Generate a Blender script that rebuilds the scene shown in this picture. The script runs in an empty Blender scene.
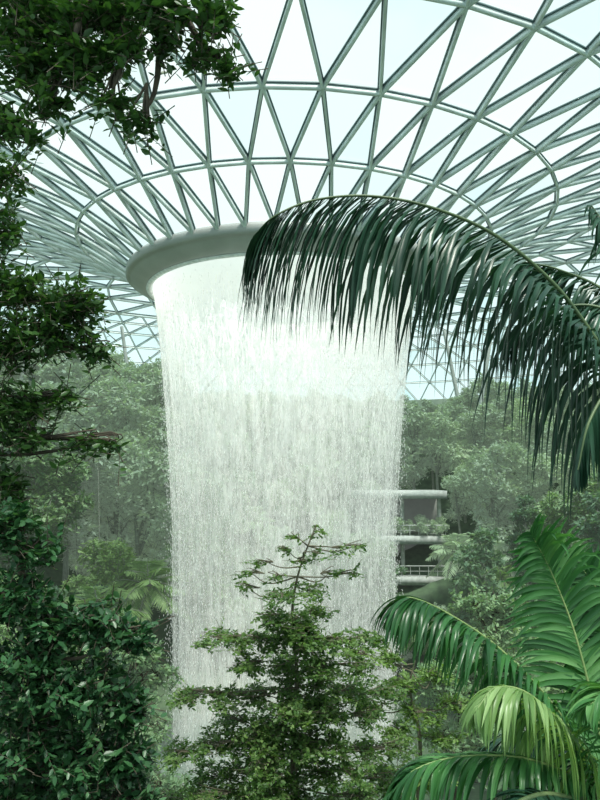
import bpy, math, random
import numpy as np
from mathutils import Vector
R = np.random.default_rng(11)
random.seed(5)
scene = bpy.context.scene
COL = scene.collection
try:
    scene.view_settings.view_transform = 'Standard'
except Exception: pass

F = 700.0; PITCH = math.radians(6.5); CAM = np.array([0., 0., 18.])
CX, CY = -1.1, 50.0
def at(px, py, d):
    u = (px-300)/F; v = (400-py)/F
    y = math.cos(PITCH)-v*math.sin(PITCH); z = math.sin(PITCH)+v*math.cos(PITCH)
    return CAM+np.array([u, y, z])*(d/y)

# ------------------------------------------------------------ helpers
def np_mesh(name, parts, mat, smooth=False):
    vs, li, ls, lt = [], [], [], []
    off = 0; lo = 0
    for v, f in parts:
        v = np.asarray(v, float).reshape(-1, 3); f = np.asarray(f, int)
        if len(f) == 0: continue
        k = f.shape[1]
        vs.append(v); li.append((f+off).ravel())
        ls.append(lo+np.arange(len(f))*k); lt.append(np.full(len(f), k))
        off += len(v); lo += f.size
    v = np.concatenate(vs); li = np.concatenate(li); ls = np.concatenate(ls); lt = np.concatenate(lt)
    me = bpy.data.meshes.new(name)
    me.vertices.add(len(v)); me.vertices.foreach_set('co', v.ravel())
    me.loops.add(len(li)); me.loops.foreach_set('vertex_index', li)
    me.polygons.add(len(ls)); me.polygons.foreach_set('loop_start', ls); me.polygons.foreach_set('loop_total', lt)
    me.update(calc_edges=True); me.validate()
    if smooth: me.polygons.foreach_set('use_smooth', np.ones(len(me.polygons), bool))
    me.materials.append(mat)
    return me
def add(name, me, parent=None, loc=None):
    o = bpy.data.objects.new(name, me)
    COL.objects.link(o)
    if parent is not None: o.parent = parent
    if loc is not None: o.location = loc
    return o
def root(name, loc, label, category, group=None):
    e = bpy.data.objects.new(name, None); e.empty_display_size = .3
    COL.objects.link(e); e.location = loc
    e['label'] = label; e['category'] = category
    if group: e['group'] = group
    return e
def nrm(a):
    a = np.asarray(a, float)
    return a/np.maximum(np.linalg.norm(a, axis=-1, keepdims=True), 1e-9)

def tube(pts, r0, r1=None, n=6):
    pts = np.asarray(pts, float); m = len(pts)
    if r1 is None: r1 = r0
    rad = np.linspace(r0, r1, m) if np.isscalar(r0) else np.asarray(r0)
    t = nrm(np.gradient(pts, axis=0))
    ref = np.array([0.13, .21, 1.]) if abs(t[:, 2]).mean() < .8 else np.array([1., .1, 0.])
    a = nrm(np.cross(t, ref)); b = np.cross(t, a)
    ang = np.arange(n)/n*2*math.pi
    v = pts[:, None]+rad[:, None, None]*(a[:, None]*np.cos(ang)[None, :, None]+b[:, None]*np.sin(ang)[None, :, None])
    f = []
    for i in range(m-1):
        for j in range(n):
            k = (j+1) % n
            f.append((i*n+j, i*n+k, (i+1)*n+k, (i+1)*n+j))
    return v.reshape(-1, 3), np.array(f)
def box(x0, x1, y0, y1, z0, z1):
    v = [(x, y, z) for x in (x0, x1) for y in (y0, y1) for z in (z0, z1)]
    f = [(0,1,3,2),(4,6,7,5),(0,4,5,1),(2,3,7,6),(0,2,6,4),(1,5,7,3)]
    return np.array(v), np.array(f)
def sticks(a, b, r0, r1):
    a = np.asarray(a); b = np.asarray(b); n = len(a)
    d = nrm(b-a); s = nrm(np.cross(d, np.array([.3, .2, 1.]))); u = np.cross(d, s)
    vs = []
    for base, r in ((a, r0), (b, r1)):
        for k in range(3):
            an = k*2*math.pi/3
            vs.append(base+r*(s*math.cos(an)+u*math.sin(an)))
    v = np.stack(vs, 1).reshape(-1, 3)
    f0 = np.array([(0,1,4,3),(1,2,5,4),(2,0,3,5)])
    f = (np.arange(n)[:, None, None]*6+f0[None]).reshape(-1, 4)
    return v, f
def leaves(pos, d, nor, L, W, detailed=False):
    pos = np.asarray(pos); n = len(pos); d = nrm(d)
    s = nrm(np.cross(d, nor)); up = np.cross(s, d)
    L = np.broadcast_to(L, (n,))[:, None]; W = np.broadcast_to(W, (n,))[:, None]
    if detailed:
        v = [pos, pos+d*L*.33+s*W*.5, pos+d*L*.68+s*W*.38-up*L*.04, pos+d*L-up*L*.12,
             pos+d*L*.68-s*W*.38-up*L*.04, pos+d*L*.33-s*W*.5, pos+d*L*.5-up*W*.16]
        v = np.stack(v, 1).reshape(-1, 3)
        f0 = np.array([(0,1,2,3,6),(0,6,3,4,5)])
        f = (np.arange(n)[:, None, None]*7+f0[None]).reshape(-1, 5)
    else:
        v = np.stack([pos, pos+d*L*.45+s*W*.5, pos+d*L-up*L*.1, pos+d*L*.45-s*W*.5], 1).reshape(-1, 3)
        f = np.arange(n*4).reshape(n, 4)
    return v, f
def ball(n):
    p = R.normal(size=(n, 3)); p = nrm(p)
    return p*(R.random((n, 1))**(1/2.4))
UP = np.array([0, 0, 1.])
def cluster(c, rad, ntw, tl, per, ll, lw, detailed=False, updir=.25, flat=.0):
    c = np.asarray(c, float); rad = np.broadcast_to(rad, (3,)).astype(float)
    q = ball(ntw); tip = c+q*rad
    d = nrm(q*.8+UP*updir+R.normal(size=(ntw, 3))*.4*np.array([1, 1, 1-flat]))
    if flat: d = nrm(d*np.array([1, 1, 1-flat]))
    tlr = tl*(.6+.8*R.random((ntw, 1)))
    st = tip-d*tlr
    s = np.linspace(.2, 1, per)
    pos = st[:, None]+d[:, None]*tlr[:, None]*s[None, :, None]
    pos = pos+UP*(-(s**2)[None, :, None]*tlr[:, None]*.15)
    side = nrm(np.cross(d, UP+R.normal(size=(ntw, 3))*.3))
    sg = np.where(np.arange(per) % 2 == 0, 1., -1.)
    ld = d[:, None]*.7+side[:, None]*sg[None, :, None]*.8+R.normal(size=(ntw, per, 3))*.3-UP*.12
    nor = UP+R.normal(size=(ntw, per, 3))*.45
    P = pos.reshape(-1, 3); n = len(P)
    sc = .6+.7*R.random(n)
    return leaves(P, ld.reshape(-1, 3), nor.reshape(-1, 3), ll*sc, lw*sc, detailed), sticks(st, tip-UP*tlr*.13, ll*.06, ll*.02)
def curve_pts(ctrl, n=24):
    c = [np.asarray(p, float) for p in ctrl]
    c = [2*c[0]-c[1]]+c+[2*c[-1]-c[-2]]
    out = []
    seg = len(c)-3
    for t in np.linspace(0, seg-1e-6, n):
        i = int(t); u = t-i
        p0, p1, p2, p3 = c[i:i+4]
        out.append(.5*((2*p1)+(-p0+p2)*u+(2*p0-5*p1+4*p2-p3)*u*u+(-p0+3*p1-3*p2+p3)*u**3))
    return np.array(out)

# ------------------------------------------------------------ materials
def newmat(name):
    m = bpy.data.materials.new(name); m.use_nodes = True
    nt = m.node_tree; nt.nodes.clear()
    out = nt.nodes.new('ShaderNodeOutputMaterial')
    return m, nt, out
def leafmat(name, cols, rough=.45, trans=.3, haze=0., hazecol=(.5, .62, .55), noise=1.5, spec=.4):
    m, nt, out = newmat(name); N = nt.nodes; Lk = nt.links
    g = N.new('ShaderNodeNewGeometry'); oi = N.new('ShaderNodeObjectInfo')
    tc = N.new('ShaderNodeTexCoord'); nz = N.new('ShaderNodeTexNoise'); nz.inputs['Scale'].default_value = noise
    Lk.new(tc.outputs['Object'], nz.inputs['Vector'])
    mx = N.new('ShaderNodeMath'); mx.operation = 'MULTIPLY_ADD'; mx.inputs[1].default_value = .5
    Lk.new(g.outputs['Random Per Island'], mx.inputs[0])
    m2 = N.new('ShaderNodeMath'); m2.operation = 'MULTIPLY_ADD'; m2.inputs[1].default_value = .9; m2.inputs[2].default_value = -.35
    Lk.new(nz.outputs['Fac'], m2.inputs[0])
    m3 = N.new('ShaderNodeMath'); m3.operation = 'MULTIPLY_ADD'; m3.inputs[1].default_value = .4
    Lk.new(oi.outputs['Random'], m3.inputs[0]); Lk.new(m2.outputs[0], m3.inputs[2]); Lk.new(m3.outputs[0], mx.inputs[2])
    cr = N.new('ShaderNodeValToRGB'); cr.color_ramp.elements.remove(cr.color_ramp.elements[1])
    cr.color_ramp.elements[0].position = 0; cr.color_ramp.elements[0].color = (*cols[0], 1)
    for i, c in enumerate(cols[1:], 1):
        e = cr.color_ramp.elements.new(i/(len(cols)-1)); e.color = (*c, 1)
    Lk.new(mx.outputs[0], cr.inputs['Fac'])
    b = N.new('ShaderNodeBsdfPrincipled'); b.inputs['Roughness'].default_value = rough
    b.inputs['Specular IOR Level'].default_value = spec
    Lk.new(cr.outputs[0], b.inputs['Base Color'])
    if haze:
        b.inputs['Emission Color'].default_value = (*hazecol, 1); b.inputs['Emission Strength'].default_value = haze  # constant glow stands in for haze; the air itself is clear
    t = N.new('ShaderNodeBsdfTranslucent'); 
    hs = N.new('ShaderNodeMix'); hs.data_type = 'RGBA'; hs.blend_type = 'MULTIPLY'; hs.inputs[0].default_value = 1
    Lk.new(cr.outputs[0], hs.inputs[6]); hs.inputs[7].default_value = (1.5, 1.7, .7, 1)
    Lk.new(hs.outputs[2], t.inputs['Color'])
    ms = N.new('ShaderNodeMixShader'); ms.inputs[0].default_value = trans
    Lk.new(b.outputs[0], ms.inputs[1]); Lk.new(t.outputs[0], ms.inputs[2]); Lk.new(ms.outputs[0], out.inputs[0])
    return m
def plain(name, col, rough=.6, metal=0., col2=None, scale=3., emit=0., emitcol=None, bump=0.):
    m, nt, out = newmat(name); N = nt.nodes; Lk = nt.links
    b = N.new('ShaderNodeBsdfPrincipled'); b.inputs['Roughness'].default_value = rough; b.inputs['Metallic'].default_value = metal
    tc = N.new('ShaderNodeTexCoord'); nz = N.new('ShaderNodeTexNoise'); nz.inputs['Scale'].default_value = scale; nz.inputs['Detail'].default_value = 6
    Lk.new(tc.outputs['Object'], nz.inputs['Vector'])
    mx = N.new('ShaderNodeMix'); mx.data_type = 'RGBA'
    c2 = col2 or tuple(c*.75 for c in col)
    mx.inputs[6].default_value = (*col, 1); mx.inputs[7].default_value = (*c2, 1)
    cr = N.new('ShaderNodeMapRange'); cr.inputs[1].default_value = .35; cr.inputs[2].default_value = .65
    Lk.new(nz.outputs['Fac'], cr.inputs[0]); Lk.new(cr.outputs[0], mx.inputs[0])
    Lk.new(mx.outputs[2], b.inputs['Base Color'])
    if emit:
        b.inputs['Emission Color'].default_value = (*(emitcol or col), 1); b.inputs['Emission Strength'].default_value = emit
    if bump:
        bp = N.new('ShaderNodeBump'); bp.inputs['Strength'].default_value = bump
        Lk.new(nz.outputs['Fac'], bp.inputs['Height']); Lk.new(bp.outputs[0], b.inputs['Normal'])
    Lk.new(b.outputs[0], out.inputs[0])
    return m
M_bark = plain('bark', (.10, .08, .055), .9, col2=(.05, .04, .03), scale=12, bump=.4)
M_barkc = plain('bark_slender', (.16, .14, .10), .9, col2=(.09, .08, .05), scale=12, bump=.4)
M_barkfar = plain('bark_haze_tint', (.22, .25, .21), .9, scale=4, emit=.06, emitcol=(.5, .6, .5))  # lightened and faintly glowing to imitate haze over distant bark
M_steel = plain('roof_steel', (.74, .82, .81), .4, .0, scale=1)
M_bar = plain('glazing_bar', (.11, .17, .18), .5, .0, scale=1)
M_ring = plain('ring_metal', (.40, .41, .40), .45, .1, col2=(.35, .36, .35), scale=.8)
M_white = plain('pale_plaster', (.50, .53, .51), .6)
M_grey = plain('concrete_haze_tint', (.42, .46, .44), .7, emit=.03, emitcol=(.5, .6, .55))  # faint glow painted in as distance haze
M_dark = plain('dark_interior', (.12, .13, .12), .7, emit=.03, emitcol=(.5, .55, .5))  # weak grey-green glow painted in, lifts the darks like haze
M_near_dark = leafmat('leaf_dark', [(.008, .022, .008), (.02, .055, .014), (.045, .11, .028), (.10, .19, .055)], .38, .22)
M_bush = leafmat('leaf_bush', [(.007, .028, .013), (.015, .055, .023), (.038, .115, .042), (.12, .24, .11)], .38, .2)
M_center = leafmat('leaf_center', [(.028, .065, .018), (.06, .13, .032), (.13, .22, .06), (.26, .36, .13)], .45, .34)
M_palm = leafmat('palm_dark', [(.010, .032, .022), (.018, .055, .034), (.03, .085, .050), (.06, .14, .08)], .33, .15)
M_palmb = leafmat('palm_bright', [(.012, .055, .018), (.025, .10, .03), (.06, .19, .055), (.16, .34, .12)], .33, .25)
HZ = (.56, .68, .58)  # haze colour that far surfaces emit
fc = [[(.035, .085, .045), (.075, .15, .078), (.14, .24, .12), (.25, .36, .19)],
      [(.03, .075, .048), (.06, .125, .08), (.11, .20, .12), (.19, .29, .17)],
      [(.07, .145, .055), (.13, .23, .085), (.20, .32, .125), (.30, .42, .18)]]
M_far = [leafmat('leaf_haze_tint', c, .6, .25, .06, HZ, .5) for c in fc]  # haze put into the leaf material as a faint glow
def pale(c, k): return tuple(a*(1-k)+b*k for a, b in zip(c, (.34, .43, .35)))  # mixes a pale haze tone into a leaf colour
M_far2 = [leafmat('leaf_haze_tint_strong', [pale(q, .45) for q in c], .7, .22, .17, HZ, .5) for c in fc]  # stronger painted haze: paler leaf colours and more glow

# ------------------------------------------------------------ terrain
BR, BZ = [0, 12, 20, 30, 42, 55, 80], [0, 0, 4, 11, 20, 22, 22]
FR, FZ = [0, 12, 25, 38, 50, 80], [0, 0, 2, 8, 14, 15]
def tz(x, y):
    r = math.hypot(x-CX, y-CY)
    w = (y-CY)/max(r, .01); w = min(1, max(0, (w+.45)/.7)); w = w*w*(3-2*w)
    b = np.interp(r, BR, BZ); f = np.interp(r, FR, FZ)
    return float(b*w+f*(1-w))
xs = np.linspace(-62, 62, 110); ys = np.linspace(-14, 112, 110)
v = np.array([(x, y, tz(x, y)+.25*math.sin(x*1.3)*math.cos(y*1.1)*(1 if math.hypot(x-CX, y-CY) > 13 else 0)) for y in ys for x in xs])
f = np.array([(j*110+i, j*110+i+1, (j+1)*110+i+1, (j+1)*110+i) for j in range(109) for i in range(109)])
me = np_mesh('ground', [(v, f)], plain('ground_cover', (.09, .15, .08), .95, col2=(.05, .08, .05), scale=1.2, bump=.5, emit=.03, emitcol=HZ), True)  # slight haze glow painted into the ground material
o = add('floor', me); o['kind'] = 'structure'; o['label'] = 'planted sloping garden ground around the waterfall basin'; o['category'] = 'ground'

# ------------------------------------------------------------ roof
prof = [(11.1, 32.7), (14.6, 34.9), (18.9, 36.6), (24.2, 37.9), (29.5, 38.5), (34.5, 38.7), (39.5, 38.3)]
prof2 = [(39.5, 38.3), (42.3, 37.8), (45.4, 37.1), (48.8, 36), (52.2, 34.4), (55.4, 32.3), (58.3, 29.6), (60.8, 26.4), (62.6, 22.8)]
def grid(prof, N, off0=0):
    nodes = []
    for j, (r, z) in enumerate(prof):
        a = (np.arange(N)+.5*((j+off0) % 2))/N*2*math.pi+.04
        nodes.append(np.stack([CX+r*np.cos(a), CY+r*np.sin(a), np.full(N, z)], 1))
    edges = []; tris = []
    for j in range(len(prof)):
        for i in range(N):
            edges.append((nodes[j][i], nodes[j][(i+1) % N]))
            if j+1 < len(prof):
                odd = (j+off0) % 2
                A = nodes[j][i]; A2 = nodes[j][(i+1) % N]
                B = nodes[j+1][(i+odd) % N]; Bm = nodes[j+1][(i+odd-1) % N]
                edges.append((A, B)); edges.append((A, Bm))
                tris.append((A, A2, B)); tris.append((A, B, Bm))
    return edges, tris
PA = prof+prof2[1:]
PAr = [q[0] for q in PA]; PAz = [q[1] for q in PA]
def normal_at(p):
    r = math.hypot(p[0]-CX, p[1]-CY)
    s = (np.interp(r+1, PAr, PAz)-np.interp(r-1, PAr, PAz))/2
    u = np.array([(p[0]-CX)/r, (p[1]-CY)/r, 0])
    return nrm(np.array([-s*u[0], -s*u[1], 1.]))
e1, t1 = grid(prof, 42); e2, t2 = grid(prof2, 84)
parts = []; bars = []
def strut(a, b, w, d0, d1):
    d = nrm(b-a); n = normal_at((a+b)/2); s = nrm(np.cross(d, n)); n = np.cross(s, d)
    v = []
    for p in (a, b):
        for sx, dz in ((-1, d0), (1, d0), (1, d1), (-1, d1)):
            v.append(p+s*sx*w/2-n*dz)
    return np.array(v), np.array([(0,1,5,4),(1,2,6,5),(2,3,7,6),(3,0,4,7)])
for a, b in e1:
    bars.append(strut(a, b, .25, -.02, .07)); parts.append(strut(a, b, .13, .07, .36))
for a, b in e2:
    bars.append(strut(a, b, .15, -.02, .06)); parts.append(strut(a, b, .09, .06, .26))
for nset in (e1, e2):
    seen = set()
    for a, b in nset:
        k = tuple(np.round(a, 2))
        if k in seen: continue
        seen.add(k)
        n = normal_at(a)
        parts.append(tube([a-n*.07, a-n*.38], .13, .13, 8))
ceiling = add('ceiling', np_mesh('roof_lattice', parts, M_steel)); ceiling['kind'] = 'structure'
ceiling['label'] = 'curved steel triangular lattice dome roof with glass panes'; ceiling['category'] = 'roof'
o = add('glazing_bars', np_mesh('glazing_bars', bars, M_bar), ceiling); o['kind'] = 'structure'
m, nt, out = newmat('roof_glass'); N = nt.nodes; Lk = nt.links
g = N.new('ShaderNodeNewGeometry'); cr = N.new('ShaderNodeValToRGB')
cr.color_ramp.elements[0].color = (.80, .91, .91, 1); cr.color_ramp.elements[1].color = (.94, .98, .97, 1)
cr.color_ramp.elements[1].position = .6
Lk.new(g.outputs['Random Per Island'], cr.inputs[0])
tb = N.new('ShaderNodeBsdfTransparent'); Lk.new(cr.outputs[0], tb.inputs[0])
gl = N.new('ShaderNodeBsdfGlossy'); gl.inputs['Roughness'].default_value = .15
ms = N.new('ShaderNodeMixShader'); ms.inputs[0].default_value = .06
Lk.new(tb.outputs[0], ms.inputs[1]); Lk.new(gl.outputs[0], ms.inputs[2]); Lk.new(ms.outputs[0], out.inputs[0])
vv = np.array(t1+t2).reshape(-1, 3)
o = add('glass_panes', np_mesh('glass_panes', [(vv+np.array([0, 0, .05]), np.arange(len(vv)).reshape(-1, 3))], m), ceiling)
o['kind'] = 'structure'

def lathe(prof, seg=128, closed=False):
    a = np.arange(seg)/seg*2*math.pi
    v = np.array([[(CX+r*np.cos(t), CY+r*np.sin(t), z) for t in a] for r, z in prof]).reshape(-1, 3)
    f = []
    m = len(prof)
    for i in range(m if closed else m-1):
        k = (i+1) % m
        for j in range(seg):
            l = (j+1) % seg
            f.append((i*seg+j, i*seg+l, k*seg+l, k*seg+j))
    return v, np.array(f)
ring = root('oculus_ring', (CX, CY, 31.3), 'grey metal oculus ring in the glass roof, pouring water', 'ring')
def shift(part, e): 
    return (part[0]-np.array(e.location), part[1])
add('fascia', np_mesh('fascia', [shift(lathe([(11.0, 32.8), (11.25, 32.75), (11.35, 32.55), (11.35, 32.2), (11.2, 32.05), (11.1, 32.08), (10.95, 31.9), (10.1, 31.47), (9.9, 31.40), (9.75, 31.5), (9.75, 32.8)], 144, True), ring)], M_ring, False), ring)
add('inner_lip', np_mesh('inner_lip', [shift(lathe([(9.93, 31.38), (9.7, 31.26), (9.5, 31.34), (9.45, 31.6), (9.75, 33.2), (9.85, 33.2), (9.78, 31.6)], 144, True), ring)], plain('bright_lip', (.9, .92, .92), .5), True), ring)

# ------------------------------------------------------------ waterfall
fall = root('waterfall', (CX, CY, 0), 'round curtain waterfall dropping from the roof oculus into a basin', 'waterfall')
WZ = [0, 7, 15, 22.2, 26.6, 29.5, 31.4]; WR = [7.45, 7.6, 7.8, 8.35, 8.8, 9.15, 9.45]
def water_mat(name, lo, hi, sc, em, vs=.3):
    m, nt, out = newmat(name); N = nt.nodes; Lk = nt.links
    tc = N.new('ShaderNodeTexCoord')
    def noise(scale, s, det=3):
        mp = N.new('ShaderNodeMapping'); mp.inputs['Scale'].default_value = scale
        nz = N.new('ShaderNodeTexNoise'); nz.inputs['Scale'].default_value = s; nz.inputs['Detail'].default_value = det
        Lk.new(tc.outputs['Object'], mp.inputs[0]); Lk.new(mp.outputs[0], nz.inputs['Vector']); return nz
    fine = noise((1, 1, vs), sc); big = noise((1, 1, .10), 1.5, 6)
    sp = N.new('ShaderNodeSeparateXYZ'); Lk.new(tc.outputs['Object'], sp.inputs[0])
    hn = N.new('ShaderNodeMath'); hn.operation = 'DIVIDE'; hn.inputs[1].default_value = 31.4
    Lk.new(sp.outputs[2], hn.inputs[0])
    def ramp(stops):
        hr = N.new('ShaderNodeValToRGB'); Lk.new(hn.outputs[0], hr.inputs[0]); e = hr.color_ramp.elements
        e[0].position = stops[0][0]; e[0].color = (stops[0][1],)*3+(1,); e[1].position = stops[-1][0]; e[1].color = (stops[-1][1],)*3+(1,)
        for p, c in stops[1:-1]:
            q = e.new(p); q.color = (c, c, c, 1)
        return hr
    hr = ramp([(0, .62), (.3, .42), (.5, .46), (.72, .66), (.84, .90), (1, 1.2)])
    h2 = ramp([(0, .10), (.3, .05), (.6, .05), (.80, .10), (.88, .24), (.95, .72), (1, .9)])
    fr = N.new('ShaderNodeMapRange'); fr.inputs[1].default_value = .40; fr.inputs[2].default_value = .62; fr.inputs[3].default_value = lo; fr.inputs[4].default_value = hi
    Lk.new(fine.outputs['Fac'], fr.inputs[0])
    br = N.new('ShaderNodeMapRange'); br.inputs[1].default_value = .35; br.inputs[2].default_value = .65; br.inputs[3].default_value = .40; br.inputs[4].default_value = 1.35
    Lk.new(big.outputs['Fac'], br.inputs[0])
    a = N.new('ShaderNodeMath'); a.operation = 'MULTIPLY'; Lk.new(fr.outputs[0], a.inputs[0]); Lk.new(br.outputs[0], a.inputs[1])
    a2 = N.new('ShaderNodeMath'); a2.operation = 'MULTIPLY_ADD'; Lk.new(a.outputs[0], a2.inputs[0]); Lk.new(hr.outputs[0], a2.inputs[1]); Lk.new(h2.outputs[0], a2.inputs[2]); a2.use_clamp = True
    df = N.new('ShaderNodeBsdfDiffuse'); df.inputs[0].default_value = (.94, .94, .91, 1)
    tl = N.new('ShaderNodeBsdfTranslucent'); tl.inputs[0].default_value = (.94, .94, .91, 1)
    m1 = N.new('ShaderNodeMixShader'); m1.inputs[0].default_value = .5; Lk.new(df.outputs[0], m1.inputs[1]); Lk.new(tl.outputs[0], m1.inputs[2])
    em_ = N.new('ShaderNodeEmission'); em_.inputs[0].default_value = (1, 1, .97, 1); em_.inputs[1].default_value = em  # added glow brightens the water, which is no light source
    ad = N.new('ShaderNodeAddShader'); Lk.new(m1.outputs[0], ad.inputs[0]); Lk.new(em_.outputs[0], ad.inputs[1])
    tr = N.new('ShaderNodeBsdfTransparent')
    m2 = N.new('ShaderNodeMixShader'); Lk.new(a2.outputs[0], m2.inputs[0]); Lk.new(tr.outputs[0], m2.inputs[1]); Lk.new(ad.outputs[0], m2.inputs[2])
    Lk.new(m2.outputs[0], out.inputs[0])
    return m
zz = np.linspace(0, 31.35, 40)
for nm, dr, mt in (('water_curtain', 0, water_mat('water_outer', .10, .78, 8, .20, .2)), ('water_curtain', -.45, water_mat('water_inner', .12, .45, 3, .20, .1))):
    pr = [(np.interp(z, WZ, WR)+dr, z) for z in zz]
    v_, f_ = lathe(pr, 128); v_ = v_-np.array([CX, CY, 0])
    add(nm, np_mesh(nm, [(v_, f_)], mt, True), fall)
n = 30000
z = 31*R.random(n)**.85; a = R.random(n)*2*math.pi; r = np.interp(z, WZ, WR)+R.normal(size=n)*.13*(1+(31-z)/16)
p = np.stack([r*np.cos(a), r*np.sin(a), z], 1)
w = (.007+.010*R.random(n))[:, None]; h = w*(3+5*R.random(n)[:, None])
ex, ey, ez = np.eye(3)
v_ = np.stack([p+ez*h, p+ex*w, p+ey*w, p-ex*w, p-ey*w, p-ez*h], 1).reshape(-1, 3)
f0 = np.array([(0,1,2),(0,2,3),(0,3,4),(0,4,1),(5,2,1),(5,3,2),(5,4,3),(5,1,4)])
f_ = (np.arange(n)[:, None, None]*6+f0).reshape(-1, 3)
o = add('water_droplets', np_mesh('water_droplets', [(v_, f_)], plain('droplet', (.9, .92, .9), .4, emit=.15)), fall); o['kind'] = 'stuff'  # small glow added so the droplets look bright
pool = root('basin', (CX, CY, 0), 'round sunken stone basin catching the waterfall', 'pool')
add('rim', np_mesh('rim', [shift(lathe([(8.9, -.3), (8.9, .24), (9.2, .24), (9.2, -.3)], 96, True), pool)], plain('stone', (.08, .11, .07), .8)), pool)
add('water_surface', np_mesh('water_surface', [shift(lathe([(0.01, .2), (8.9, .2)], 96), pool)], plain('pool_water', (.20, .25, .21), .35)), pool)

# ------------------------------------------------------------ back wall & terraces
wa = np.linspace(math.radians(-35), math.radians(215), 90)
v_ = []
for i, t in enumerate(wa):
    for r_, z_ in ((54, 18), (54, 29.5)):
        v_.append((CX+r_*math.cos(t), CY+r_*math.sin(t), z_))
f_ = [(2*i, 2*i+2, 2*i+3, 2*i+1) for i in range(89)]
o = add('wall_back', np_mesh('wall_back', [(np.array(v_), np.array(f_))], plain('green_wall', (.22, .30, .23), .9, col2=(.32, .40, .32), scale=.6, emit=.08, emitcol=HZ), True)); o['kind'] = 'structure'  # haze-coloured glow painted into the wall surface

M_shop = plain('shopfront', (.17, .18, .165), .4, col2=(.27, .28, .25), scale=.5, emit=.07, emitcol=(.8, .9, .85))  # faint even glow painted into the wall, no lamps inside
def building(loc, x0, x1, levels, label, mat):
    b = root('terrace_building', loc, label, 'building')
    for i, z_ in enumerate(levels):
        add('floor_slab', np_mesh('floor_slab', [box(x0, x1, -1.0, 6, z_-.8, z_)], mat), b)
        pr = [tube([(x, -.8, z_), (x, -.8, z_+1.05)], .04, .04, 6) for x in np.arange(x0+.1, x1, .9)]
        pr += [tube([(x0, -.8, z_+1.05), (x1, -.8, z_+1.05)], .06, .06, 6), tube([(x0, -.8, z_+.55), (x1, -.8, z_+.55)], .03, .03, 6)]
        if i < len(levels)-1: add('railing', np_mesh('railing', pr, mat), b)
        if i:
            zl = levels[i-1]
            add('back_wall', np_mesh('back_wall', [box(x0, x1, 4.6, 5, zl, z_-.8)], M_shop), b)
            for x in np.arange(x0+1.2, x1, 3.8):
                add('column', np_mesh('column', [tube([(x, .8, zl), (x, .8, z_-.8)], .22, .22, 12)], mat), b)
    add('plinth', np_mesh('plinth', [box(x0, x1, 0, 6, -6, levels[0]-.8)], M_dark), b)
building((0, 72, 0), 5.5, 14.8, [8.4, 12.4, 16.9], 'pale multi-level terrace with railings among the trees', M_white)

def vcol(x, y, spread):
    z0 = tz(x, y); e = root('roof_column', (x, y, z0), 'pale steel V-shaped column supporting the roof', 'column')
    H = 36.6-z0
    for s in (-1, 1):
        add('strut', np_mesh('strut', [tube([(0, 0, -.3), (s*spread, 0, H)], .30, .2, 10)], M_grey, True), e)
vcol(-18.6, 84, 3.2); vcol(-33, 78, 3.0); vcol(21, 86, 3.0)
for i, (px, py) in enumerate([(75, 470), (66, 465), (98, 470)]):
    p0 = at(px, py, 62); e = root('support_pole', p0, 'thin pale leaning pole among the trees', 'pole', 'thin support poles')
    zb = tz(p0[0], p0[1])-p0[2]
    add('shaft', np_mesh('shaft', [tube([(.8, 0, zb), (0, 0, 0), (-.9, 0, 3)], .045, .03, 6)], M_barkfar), e)

# ------------------------------------------------------------ background tree kinds
def bg_tree(H, cw, ch, blobs, ntw, mat, ll=.36, trunk_r=.18):
    lp, br = [], []
    top = H-ch*.4
    path = curve_pts([(0, 0, -.5), (R.normal()*.2, R.normal()*.2, H*.4), (R.normal()*.4, R.normal()*.4, top)], 8)
    br.append(tube(path, trunk_r, trunk_r*.35, 8))
    for i in range(blobs):
        q = ball(1)[0]; c = np.array([q[0]*cw*.65, q[1]*cw*.65, H-ch/2+q[2]*ch*.45])
        rr = cw*(.3+.2*R.random())
        a, b = cluster(c, (rr, rr, rr*.7), ntw, rr*.7, 9, ll, ll*.5, False)
        lp.append(a); br.append(b)
        s = path[min(7, 3+int(R.random()*4))]
        br.append(tube(curve_pts([s, (s+c)/2+R.normal(size=3)*.2, c], 5), trunk_r*.35, .03, 5))
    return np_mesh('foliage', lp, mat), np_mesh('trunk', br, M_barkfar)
def bg_palm(H, nf, fl, mat):
    lp, br = [], []
    br.append(tube([(0, 0, -.5), (.1, 0, H*.5), (.05, .1, H)], .17, .12, 8))
    for i in range(nf):
        az = i*2.4+R.random()*.3; el = math.radians(75-95*(i/nf)+R.normal()*6)
        d = np.array([math.cos(az)*math.cos(el), math.sin(az)*math.cos(el), math.sin(el)])
        s = np.linspace(0, 1, 9)[:, None]
        pts = np.array([0, .1, H])+d*fl*s-UP*(s**2)*fl*.45
        br.append(tube(pts, .035, .01, 4))
        t = nrm(np.gradient(pts, axis=0)); n = 18
        k = np.linspace(.15, 1, n)*8
        P = np.stack([np.interp(k, np.arange(9), pts[:, j]) for j in range(3)], 1)
        T = nrm(np.stack([np.interp(k, np.arange(9), t[:, j]) for j in range(3)], 1))
        S = nrm(np.cross(T, UP))
        for sg in (-1, 1):
            ld = S*sg*.8+T*.6-UP*.35+R.normal(size=(n, 3))*.08
            L = fl*.36*np.sin(np.linspace(.5, 2.9, n))+.1
            lp.append(leaves(P, ld, np.cross(T, S)*-1, L, .12+0*L))
    return np_mesh('crown', lp, mat), np_mesh('trunk', br, M_barkfar)
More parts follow.
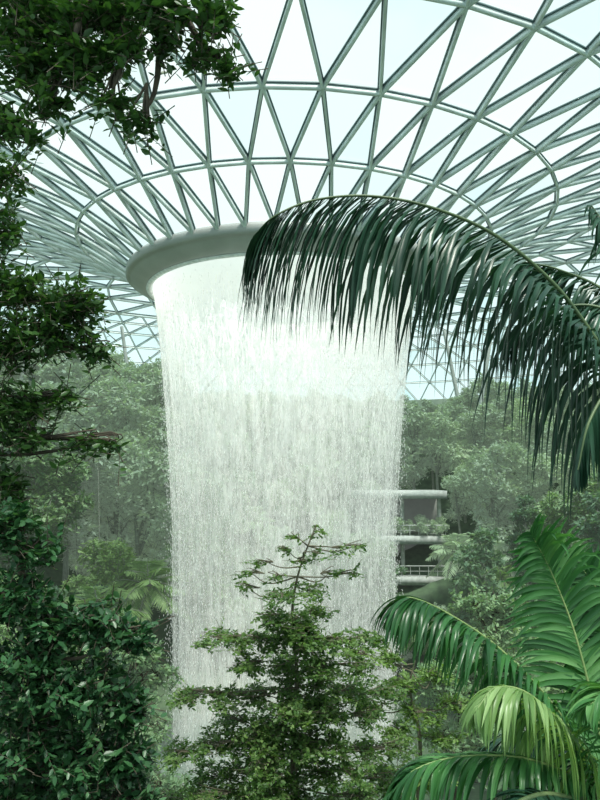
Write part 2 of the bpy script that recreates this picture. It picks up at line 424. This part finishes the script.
kinds = [
 ('broadleaf_tree', bg_tree(10, 3.2, 7.5, 17, 46, M_far[0]), 10, 'haze-tinted green broadleaf tree on the garden slope', 'tree', 0),
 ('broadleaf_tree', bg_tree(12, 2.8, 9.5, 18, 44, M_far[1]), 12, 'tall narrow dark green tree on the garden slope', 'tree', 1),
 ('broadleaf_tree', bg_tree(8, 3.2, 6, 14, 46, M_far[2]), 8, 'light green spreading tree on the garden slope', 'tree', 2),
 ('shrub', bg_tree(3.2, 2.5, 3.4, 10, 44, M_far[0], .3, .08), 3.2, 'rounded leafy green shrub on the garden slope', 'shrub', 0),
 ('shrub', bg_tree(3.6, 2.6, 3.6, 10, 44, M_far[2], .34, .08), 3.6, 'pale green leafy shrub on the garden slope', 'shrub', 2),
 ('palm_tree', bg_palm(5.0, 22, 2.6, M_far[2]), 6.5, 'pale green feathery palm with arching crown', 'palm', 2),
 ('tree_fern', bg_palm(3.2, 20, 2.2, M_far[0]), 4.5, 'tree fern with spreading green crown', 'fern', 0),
]
def capz(px, d):
    if px < 165: y = 312+8*math.sin(px*.2)
    elif px < 378: y = 385
    elif px < 462: y = 606 if d < 73 else 385
    else: y = 375+8*math.sin(px*.15)
    return CAM[2]+d*math.tan(math.atan((400-y)/F)+PITCH)
BASE = []
for nm, (fo, tr), H, lab, cat, mi in kinds:
    BASE.append((bpy.data.objects.new('crown' if nm in ('palm_tree', 'tree_fern') else 'foliage', fo), bpy.data.objects.new('trunk', tr)))
def put(kind, x, y, s, rz, zz_=None):
    nm, (fo, tr), H, lab, cat, mi = kinds[kind]
    z_ = tz(x, y)-.1 if zz_ is None else zz_
    if zz_ is not None: lab = 'small leafy shrub planted on the terrace edge'
    e = root(nm, (x, y, z_), lab, cat, 'planting on the garden slopes')
    e.scale = (s, s, s); e.rotation_euler = (0, 0, rz)
    for j, b in enumerate(BASE[kind]):
        c = b.copy(); c.parent = e; COL.objects.link(c)
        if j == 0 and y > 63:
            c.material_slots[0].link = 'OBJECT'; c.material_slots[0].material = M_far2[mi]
pts = []
def ok(x, y, md):
    r = math.hypot(x-CX, y-CY)
    if r < 13.5 or r > 50.5: return False
    if y < CY and abs(x-CX) < 12: return False
    if 69.5 < y < 79 and 4.5 < x < 16.5: return False
    for vx, vy in ((-18.6, 84), (-33, 78), (21, 86)):
        if math.hypot(x-vx, y-vy) < 1.8: return False
    return not any((x-a)**2+(y-b)**2 < md*md for a, b in pts)
for x, k, s in ((8.6, 3, .5), (10.4, 4, .55), (12.2, 3, .6), (13.9, 4, .55)): put(k, x, 71.9, s, x, 12.4)
for px, py, d, k, s in ((100, 560, 52, 5, 1.0), (148, 520, 60, 5, 1.05), (455, 532, 66, 5, 1.1), (60, 545, 55, 6, 1.2), (490, 500, 64, 6, 1.2)):
    p0 = at(px, py, d); s2 = min(1.5, max(s, (p0[2]-tz(p0[0], p0[1]))/kinds[k][2]))
    pts.append((p0[0], p0[1])); put(k, p0[0], p0[1], s2, random.uniform(0, 6))
for t in np.arange(-8, 190, 4.2):
    for rr in (49.5, 45):
        tt = math.radians(t+random.uniform(-1.2, 1.2)); x = CX+rr*math.cos(tt); y = CY+rr*math.sin(tt)
        if abs(x) > .5*y or not ok(x, y, 1.5): continue
        zc = min(capz(300+F*x/y, y), 34.6)-tz(x, y)
        k = random.choice([0, 1, 0]); s = min(zc/kinds[k][2], 1.5)*random.uniform(.88, 1.0)
        pts.append((x, y)); put(k, x, y, s, random.uniform(0, 6.28))
tries = 0
while len(pts) < 290 and tries < 30000:
    tries += 1
    y = random.uniform(26, 96); x = random.uniform(-.5, .5)*y
    if not ok(x, y, 2.5 if y > 45 else 3.0): continue
    px = 300+F*x/y
    zc = min(capz(px, y), 35.6)-tz(x, y)
    if px < 175 and 40 < y < 60: zc = min(zc, CAM[2]+y*math.tan(math.atan((400-570)/F)+PITCH)-tz(x, y))
    if zc < 2.2: continue
    opts = [k for k in range(len(kinds)) if kinds[k][2]*.75 < zc]
    wts = [{0: 3, 1: 3, 2: 3, 3: 1.0, 4: 1.0, 5: 1.6, 6: 1.0}[k] for k in opts]
    if not opts: continue
    k = random.choices(opts, wts)[0]
    if y < 46 and k in (0, 1): k = random.choice([2, 3, 4, 6])
    tall = x < -8 and y > 55 and k < 2
    s = min(random.uniform(1.3, 1.8) if tall else random.uniform(.85, 1.25), zc/kinds[k][2])
    pts.append((x, y)); put(k, x, y, s, random.uniform(0, 6.28))
print('bg trees', len(pts))

# ------------------------------------------------------------ custom foreground trees
def custom_tree(name, base, trunk, blobs, label, mat, ll, lw, tl, per=12, trunk_r=.14, flat=0., updir=.25, bark=M_bark, category='tree', jit=.1):
    base = np.array(base, float)
    e = root(name, base, label, category)
    tp = curve_pts(trunk, 30)-base
    br = [tube(tp, trunk_r, trunk_r*.2, 9)]; lp = []
    for c, rad, nt_ in blobs:
        c = np.asarray(c)-base
        a, b = cluster(c, rad, nt_, tl, per, ll, lw, True, updir, flat); lp.append(a); br.append(b)
        d = np.linalg.norm(tp-c, axis=1)+.6*np.maximum(0, tp[:, 2]-c[2]); s = tp[int(np.argmin(d))]
        br.append(tube(curve_pts([s, s*.5+c*.5+R.normal(size=3)*jit-UP*jit, c], 8), trunk_r*.28, ll*.08, 6))
        rr = np.broadcast_to(rad, (3,))
        for _ in range(6):
            q = c+ball(1)[0]*rr*.8
            br.append(tube(curve_pts([s*.3+c*.7, (c+q)/2+R.normal(size=3)*jit*.5, q], 5), ll*.13, ll*.05, 5))
    add('foliage', np_mesh('foliage', lp, mat), e); add('trunk', np_mesh('trunk', br, bark, True), e)
    return e
def B(px, py, d, rpx, n, ry=None, rd=None):
    k = d/F
    return (at(px, py, d), (rpx*k, (rd or rpx)*k, (ry or rpx)*k), n)
D = 6.0
bl = [B(20,15,D,45,80), B(70,20,D,42,75,32), B(115,10,D,38,65,24), B(160,8,D-.3,32,42,14), B(215,8,D-.3,24,24,10),
      B(30,60,D,38,60,28), B(80,58,D,36,58,22), B(122,48,D,28,32,18), B(200,50,D,20,16,12), B(226,66,D,16,14,8), B(165,38,D,22,14,10),
      B(140,118,D,20,14,10), B(110,95,D,22,18,14), B(50,100,D,28,22,14), B(5,115,D,22,24,24), B(30,130,D,22,10,12),
      B(-30,60,D,50,30,80)]
tb_ = at(-260, 400, 6.5); tb_[2] = tz(tb_[0], tb_[1])
custom_tree('overhanging_tree', tb_, [tb_, at(-230, 600, 6.5), at(-190, 250, 6.4), at(-120, 60, 6.2), at(-20, 0, 6.1), at(90, 0, 6), at(180, 5, 6)], bl,
    'dark leafy tree with overhanging fine branches of small leaves', M_near_dark, .095, .045, .38, 11, .16)
D = 8.0
bl = [B(5,170,D,28,24,35), B(5,230,D,30,34,35), B(20,285,D,30,60,24), B(72,300,D,38,70,22), B(52,330,D,46,76,22), B(94,345,D,18,22,12), B(10,340,D,34,60,34),
      B(20,400,D,38,60,25), B(62,395,D,22,20,12), B(30,432,D,38,34,14), B(85,438,D,34,18,8), B(115,440,D,10,5,4), B(-30,310,D,50,60,120), B(5,480,D,25,26,22), B(-20, 420, D,40,50,60)]
tb_ = at(-120, 500, 8.4); tb_[2] = tz(tb_[0], tb_[1])
custom_tree('broadleaf_tree', tb_, [tb_, at(-110, 600, 8.4), at(-70, 430, 8.3), at(-50, 300, 8.2), at(-30, 180, 8)], bl,
    'dark green tree with layered drooping leafy branches', M_near_dark, .11, .05, .42, 11, .16)
D = 7.0
bl = [B(10,520,D,34,60,34), B(38,545,D,25,30,20), B(15,590,D,42,80,38), B(55,620,D,38,80,30), B(100,620,D,34,70,24), B(134,632,D,20,38,15),
      B(30,665,D,50,120,40,60), B(88,680,D,42,110,35,60), B(128,700,D,24,50,26), B(25,735,D,50,120,40,60), B(88,745,D,42,100,38,60), B(128,755,D,26,56,26),
      B(30,800,D,55,110,40,60), B(95,805,D,42,90,35,60), B(-30,640,D,50,80,90), B(-30,760,D,50,80,70), B(138,800,D,24,44,22)]
tb_ = at(40, 800, 7.2); tb_[2] = tz(tb_[0], tb_[1])
custom_tree('leafy_bush', tb_, [tb_, at(40, 860, 7.2), at(45, 740, 7.2), at(30, 620, 7.1), at(15, 540, 7)], bl,
    'dense dark green bushy tree with glossy leaves', M_bush, .088, .046, .33, 13, .12)
# centre tiered tree
D = 12.0
bl = []
def tier(y, xl, xr, n, th, lft=0):
    m = max(2, int((xr-xl)/30))
    for i in range(m):
        x = xl+(xr-xl)*(i+.5)/m
        e_ = abs(x-292)/110
        bl.append(B(x, y+random.uniform(-5, 5)+lft*(e_-.5), D+random.uniform(-1.2, 1.0)*(1-.5*e_), 22, int(n*(1.2-.35*e_)), th*(1.25-.5*e_), 40))
tier(592, 266, 325, 24, 9); tier(612, 250, 338, 38, 11); tier(638, 200, 382, 44, 10, 6); tier(662, 230, 375, 42, 12, 4); tier(690, 175, 405, 48, 11, 8)
tier(716, 212, 388, 44, 12); tier(743, 162, 414, 50, 12, 8); tier(772, 190, 400, 52, 14); tier(798, 155, 412, 58, 14)
for _ in range(20):
    yy = random.uniform(600, 790); ww = (yy-560)/240*55
    bl.append(B(292+random.uniform(-ww, ww), yy, D+random.uniform(-1.0, .3), 24, 40, 16, 30))
for x, y in ((262, 560), (285, 548), (318, 530), (340, 548), (300, 560), (330, 572), (352, 572), (316, 552), (272, 575), (246, 585), (360, 545), (295, 535), (250, 572)):
    bl.append(B(x, y, D+random.uniform(-.4, .4), 14, 6, 7))
tb_ = at(292, 800, D); tb_[2] = tz(tb_[0], tb_[1])
custom_tree('tiered_tree', tb_, [tb_, at(296, 860, D), at(293, 760, D), at(297, 680, D), at(292, 620, D), at(298, 575, D), at(316, 525, D)], bl,
    'green tree, flat tiered layers of tiny leaves, twiggy top', M_center, .070, .04, .32, 12, .055, .5, .12, M_barkc, jit=.06)
D = 17.0
M_lime = leafmat('leaf_lime', [(.05, .10, .025), (.10, .18, .045), (.17, .27, .075), (.26, .37, .12)], .5, .35)
bl = [B(400,680,D,26,40,12), B(435,672,D,26,40,10), B(455,700,D,22,36,10), B(420,710,D,30,40,12), B(395,730,D,24,36,10), B(440,735,D,24,34,10), B(385,655,D,22,30,9), B(350,650,D,24,24,8),
      B(390,770,D,30,46,16), B(430,775,D,26,40,12), B(345,690,D,24,30,10), B(370,705,D,24,34,10)]
tb_ = at(415, 800, D); tb_[2] = tz(tb_[0], tb_[1])
custom_tree('slender_tree', tb_, [tb_, at(418, 820, D), at(420, 740, D), at(410, 690, D), at(415, 660, D)], bl,
    'yellow-green slender tree with thin airy branches', M_lime, .12, .06, .42, 10, .07, .4, .15, M_barkc)
D = 24.0
for (cx, cy, lab) in ((140, 690, 'mid green small tree near the basin'), (455, 720, 'mid green small tree near the basin'), (495, 645, 'mid green small tree near the basin'), (150, 785, 'mid green low tree near the basin')):
    bl = [B(cx+random.uniform(-26, 26), cy+random.uniform(-50, 50)*(.5 if cx == 150 else 1), D+random.uniform(-1, 1), 24, 50, 16) for _ in range(13)]
    tb_ = at(cx, 800, D); tb_[2] = tz(tb_[0], tb_[1])
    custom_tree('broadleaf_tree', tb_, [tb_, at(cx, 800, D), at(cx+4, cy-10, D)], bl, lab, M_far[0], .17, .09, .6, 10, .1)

# ------------------------------------------------------------ palms
def frond(parent, base, ctrl, nl, Lmax, width, mat, ref=UP, side=.7, fwd=.55, g=.75, lift=.15, t0=.08, rib=.03, droopvar=.1, label=None, ribmat=None, pw=.8, prof_=(.55, .85, 1, .7, .28)):
    pts = curve_pts(ctrl, 60)-base
    t = nrm(np.gradient(pts, axis=0))
    parts = []
    for sg in (-1, 1):
        k = np.linspace(t0, .995, nl)+R.normal(size=nl)*.003
        P = np.stack([np.interp(k*59, np.arange(60), pts[:, j]) for j in range(3)], 1)
        T = nrm(np.stack([np.interp(k*59, np.arange(60), t[:, j]) for j in range(3)], 1))
        S = nrm(np.cross(T, ref)); U = np.cross(S, T)
        L = Lmax*(np.interp(k, [0, .15, .45, .8, 1], prof_))*(.88+.22*R.random(nl))
        d0 = nrm(S*sg*side+T*(fwd+k[:, None]*.35)+U*lift+R.normal(size=(nl, 3))*.09)
        ns = 7; cur = P.copy(); gg = np.clip(g+R.normal(size=nl)*droopvar, 0, 1)[:, None]
        rows = []
        for i in range(ns):
            s = i/(ns-1)
            q = (s**pw)*gg
            d = nrm(d0*(1-q)+np.array([0, 0, -1.])*q)
            if i: cur = cur+d*(L/(ns-1))[:, None]
            wv = width*[.45, .95, 1, .9, .7, .42, .04][i]
            ww = nrm(np.cross(d, U+.01)); up = np.cross(ww, d)
            rows.append(np.stack([cur+ww*wv/2+up*wv*.18, cur, cur-ww*wv/2+up*wv*.18], 1))
        v = np.stack(rows, 1).reshape(-1, 3)
        f0 = []
        for i in range(ns-1):
            for j in range(2):
                f0.append((i*3+j, i*3+j+1, (i+1)*3+j+1, (i+1)*3+j))
        f = (np.arange(nl)[:, None, None]*ns*3+np.array(f0)[None]).reshape(-1, 4)
        parts.append((v, f))
    o = add('frond', np_mesh('frond', parts, mat), parent)
    if label: o['label'] = label
    add('midrib', np_mesh('midrib', [tube(pts, rib, rib*.25, 7)], ribmat or M_rib, True), o)
    return o
M_rib = plain('palm_rib', (.10, .15, .06), .5, col2=(.06, .10, .04))
M_ribb = plain('palm_rib_pale', (.24, .32, .12), .5, col2=(.16, .24, .08))
D = 7.5
cr_ = at(690, 470, D)
tb_ = cr_.copy(); tb_[2] = tz(tb_[0], tb_[1])
pb = root('palm_tree', tb_, 'tall palm with large dark green arching feathery fronds', 'palm')
add('trunk', np_mesh('trunk', [tube(curve_pts([tb_-UP*.3, (tb_+cr_)/2+np.array([.1, 0, 0]), cr_+UP*.1], 14)-tb_, .2, .14, 12)], M_bark, True), pb)
def A(*l): return [cr_]+[at(*q) for q in l]
frond(pb, tb_, A((640, 400, 7.6), (600, 345, 7.5), (555, 285, 7.4), (495, 235, 7.3), (430, 207, 7.2), (370, 196, 7.1), (315, 200, 7.0), (275, 216, 6.9), (254, 236, 6.9)), 140, 1.85, .054, M_palm, g=.93, side=.34, fwd=.55, lift=.0, t0=.12, pw=.40, droopvar=.05, prof_=(.65, .95, 1.0, .85, .30))
frond(pb, tb_, A((660, 360, 8.2), (610, 295, 8.6), (560, 270, 9.0), (525, 262, 9.2)), 80, 1.1, .05, M_palm, g=.9, side=.45, pw=.4)
frond(pb, tb_, A((650, 330, 8.4), (620, 250, 8.8), (592, 206, 9)), 70, .9, .05, M_palm, g=.85, side=.5, pw=.4)
frond(pb, tb_, A((640, 400, 7), (615, 385, 6.6), (590, 420, 6.3), (578, 470, 6.2)), 60, .75, .04, M_palm, g=.95, side=.35, pw=.35)
frond(pb, tb_, A((650, 360, 7.8), (620, 318, 7.9), (580, 305, 8.0), (530, 320, 8.1), (505, 345, 8.1)), 90, 1.15, .05, M_palm, g=.95, side=.4, pw=.35)
D = 5.5
cr_ = at(610, 800, D)
tb_ = cr_.copy(); tb_[2] = tz(tb_[0], tb_[1])
pb = root('palm_tree', tb_, 'young palm with bright green broad feathery fronds', 'palm')
add('trunk', np_mesh('trunk', [tube(curve_pts([tb_-UP*.3, (tb_+cr_)/2, cr_+UP*.1], 10)-tb_, .16, .12, 12)], M_bark, True), pb)
frond(pb, tb_, A((580, 745, 5.5), (545, 695, 5.4), (495, 645, 5.3), (445, 612, 5.2), (412, 598, 5.1), (398, 602, 5.1)), 105, .66, .034, M_palmb, g=.80, side=.5, fwd=.55, pw=.55, ribmat=M_ribb, rib=.015, lift=.1)
frond(pb, tb_, A((602, 745, 5.8), (590, 690, 5.9), (572, 625, 6.0), (550, 570, 6.0), (530, 532, 5.9)), 80, .66, .05, M_palmb, ref=np.array([0, -1., .25]), g=.50, side=.8, fwd=.5, ribmat=M_ribb, rib=.018)
frond(pb, tb_, A((620, 745, 6.0), (622, 680, 6.1), (608, 610, 6.2), (580, 565, 6.2)), 70, .7, .05, M_palmb, ref=np.array([0, -1., .25]), g=.5, side=.8, fwd=.35, ribmat=M_ribb, rib=.018)
frond(pb, tb_, A((590, 760, 5.2), (560, 722, 5.0), (525, 692, 4.8), (495, 688, 4.7), (478, 708, 4.6)), 85, .55, .034, leafmat('palm_yellowgreen', [(.04, .10, .03), (.08, .17, .05), (.16, .28, .09), (.32, .45, .20)], .35, .3), g=.82, side=.5, fwd=.5, pw=.5, ribmat=M_ribb, rib=.015, label='yellow-green drooping frond')
frond(pb, tb_, A((570, 775, 5.2), (520, 758, 5.0), (460, 757, 4.9), (415, 770, 4.8), (388, 798, 4.8)), 85, .5, .036, M_palmb, g=.8, side=.6, ribmat=M_ribb, rib=.015)
frond(pb, tb_, A((600, 770, 6.3), (550, 740, 6.6), (500, 738, 6.8), (460, 765, 7)), 70, .6, .04, M_palm, g=.8, label='dark green frond')  # uses the darker palm leaf material
frond(pb, tb_, A((620, 760, 5), (628, 715, 4.9), (610, 690, 4.8), (590, 705, 4.7)), 60, .5, .036, M_palmb, g=.8, side=.5, ribmat=M_ribb, rib=.015)
frond(pb, tb_, A((580, 800, 5), (540, 795, 4.7), (500, 815, 4.5), (480, 850, 4.4)), 60, .5, .036, M_palm, g=.8)

# ------------------------------------------------------------ light
w = bpy.data.worlds.new('World'); scene.world = w; w.use_nodes = True
nt = w.node_tree; nt.nodes.clear(); N = nt.nodes; Lk = nt.links
o_ = N.new('ShaderNodeOutputWorld'); bg = N.new('ShaderNodeBackground'); bg.inputs[1].default_value = 1.7
tc = N.new('ShaderNodeTexCoord'); nz = N.new('ShaderNodeTexNoise'); nz.inputs['Scale'].default_value = 1.8; nz.inputs['Detail'].default_value = 5
cr = N.new('ShaderNodeValToRGB'); cr.color_ramp.elements[0].position = .40; cr.color_ramp.elements[1].position = .58
cr.color_ramp.elements[0].color = (.44, .66, .67, 1); cr.color_ramp.elements[1].color = (.64, .71, .70, 1)
Lk.new(tc.outputs['Generated'], nz.inputs[0]); Lk.new(nz.outputs['Fac'], cr.inputs[0]); Lk.new(cr.outputs[0], bg.inputs[0]); Lk.new(bg.outputs[0], o_.inputs[0])
s = bpy.data.lights.new('sun', 'SUN'); s.energy = 6; s.angle = math.radians(12); s.color = (1, .95, .86)
so = bpy.data.objects.new('sun', s); COL.objects.link(so)
so.rotation_euler = Vector((.25, -.35, 1.0)).to_track_quat('Z', 'Y').to_euler()

cam = bpy.data.cameras.new('camera'); co = bpy.data.objects.new('camera', cam); COL.objects.link(co)
co.location = CAM; co.rotation_euler = (math.pi/2+PITCH, 0, 0)
cam.sensor_fit = 'VERTICAL'; cam.sensor_height = 24; cam.lens = F/800*24; cam.clip_end = 500
scene.camera = co
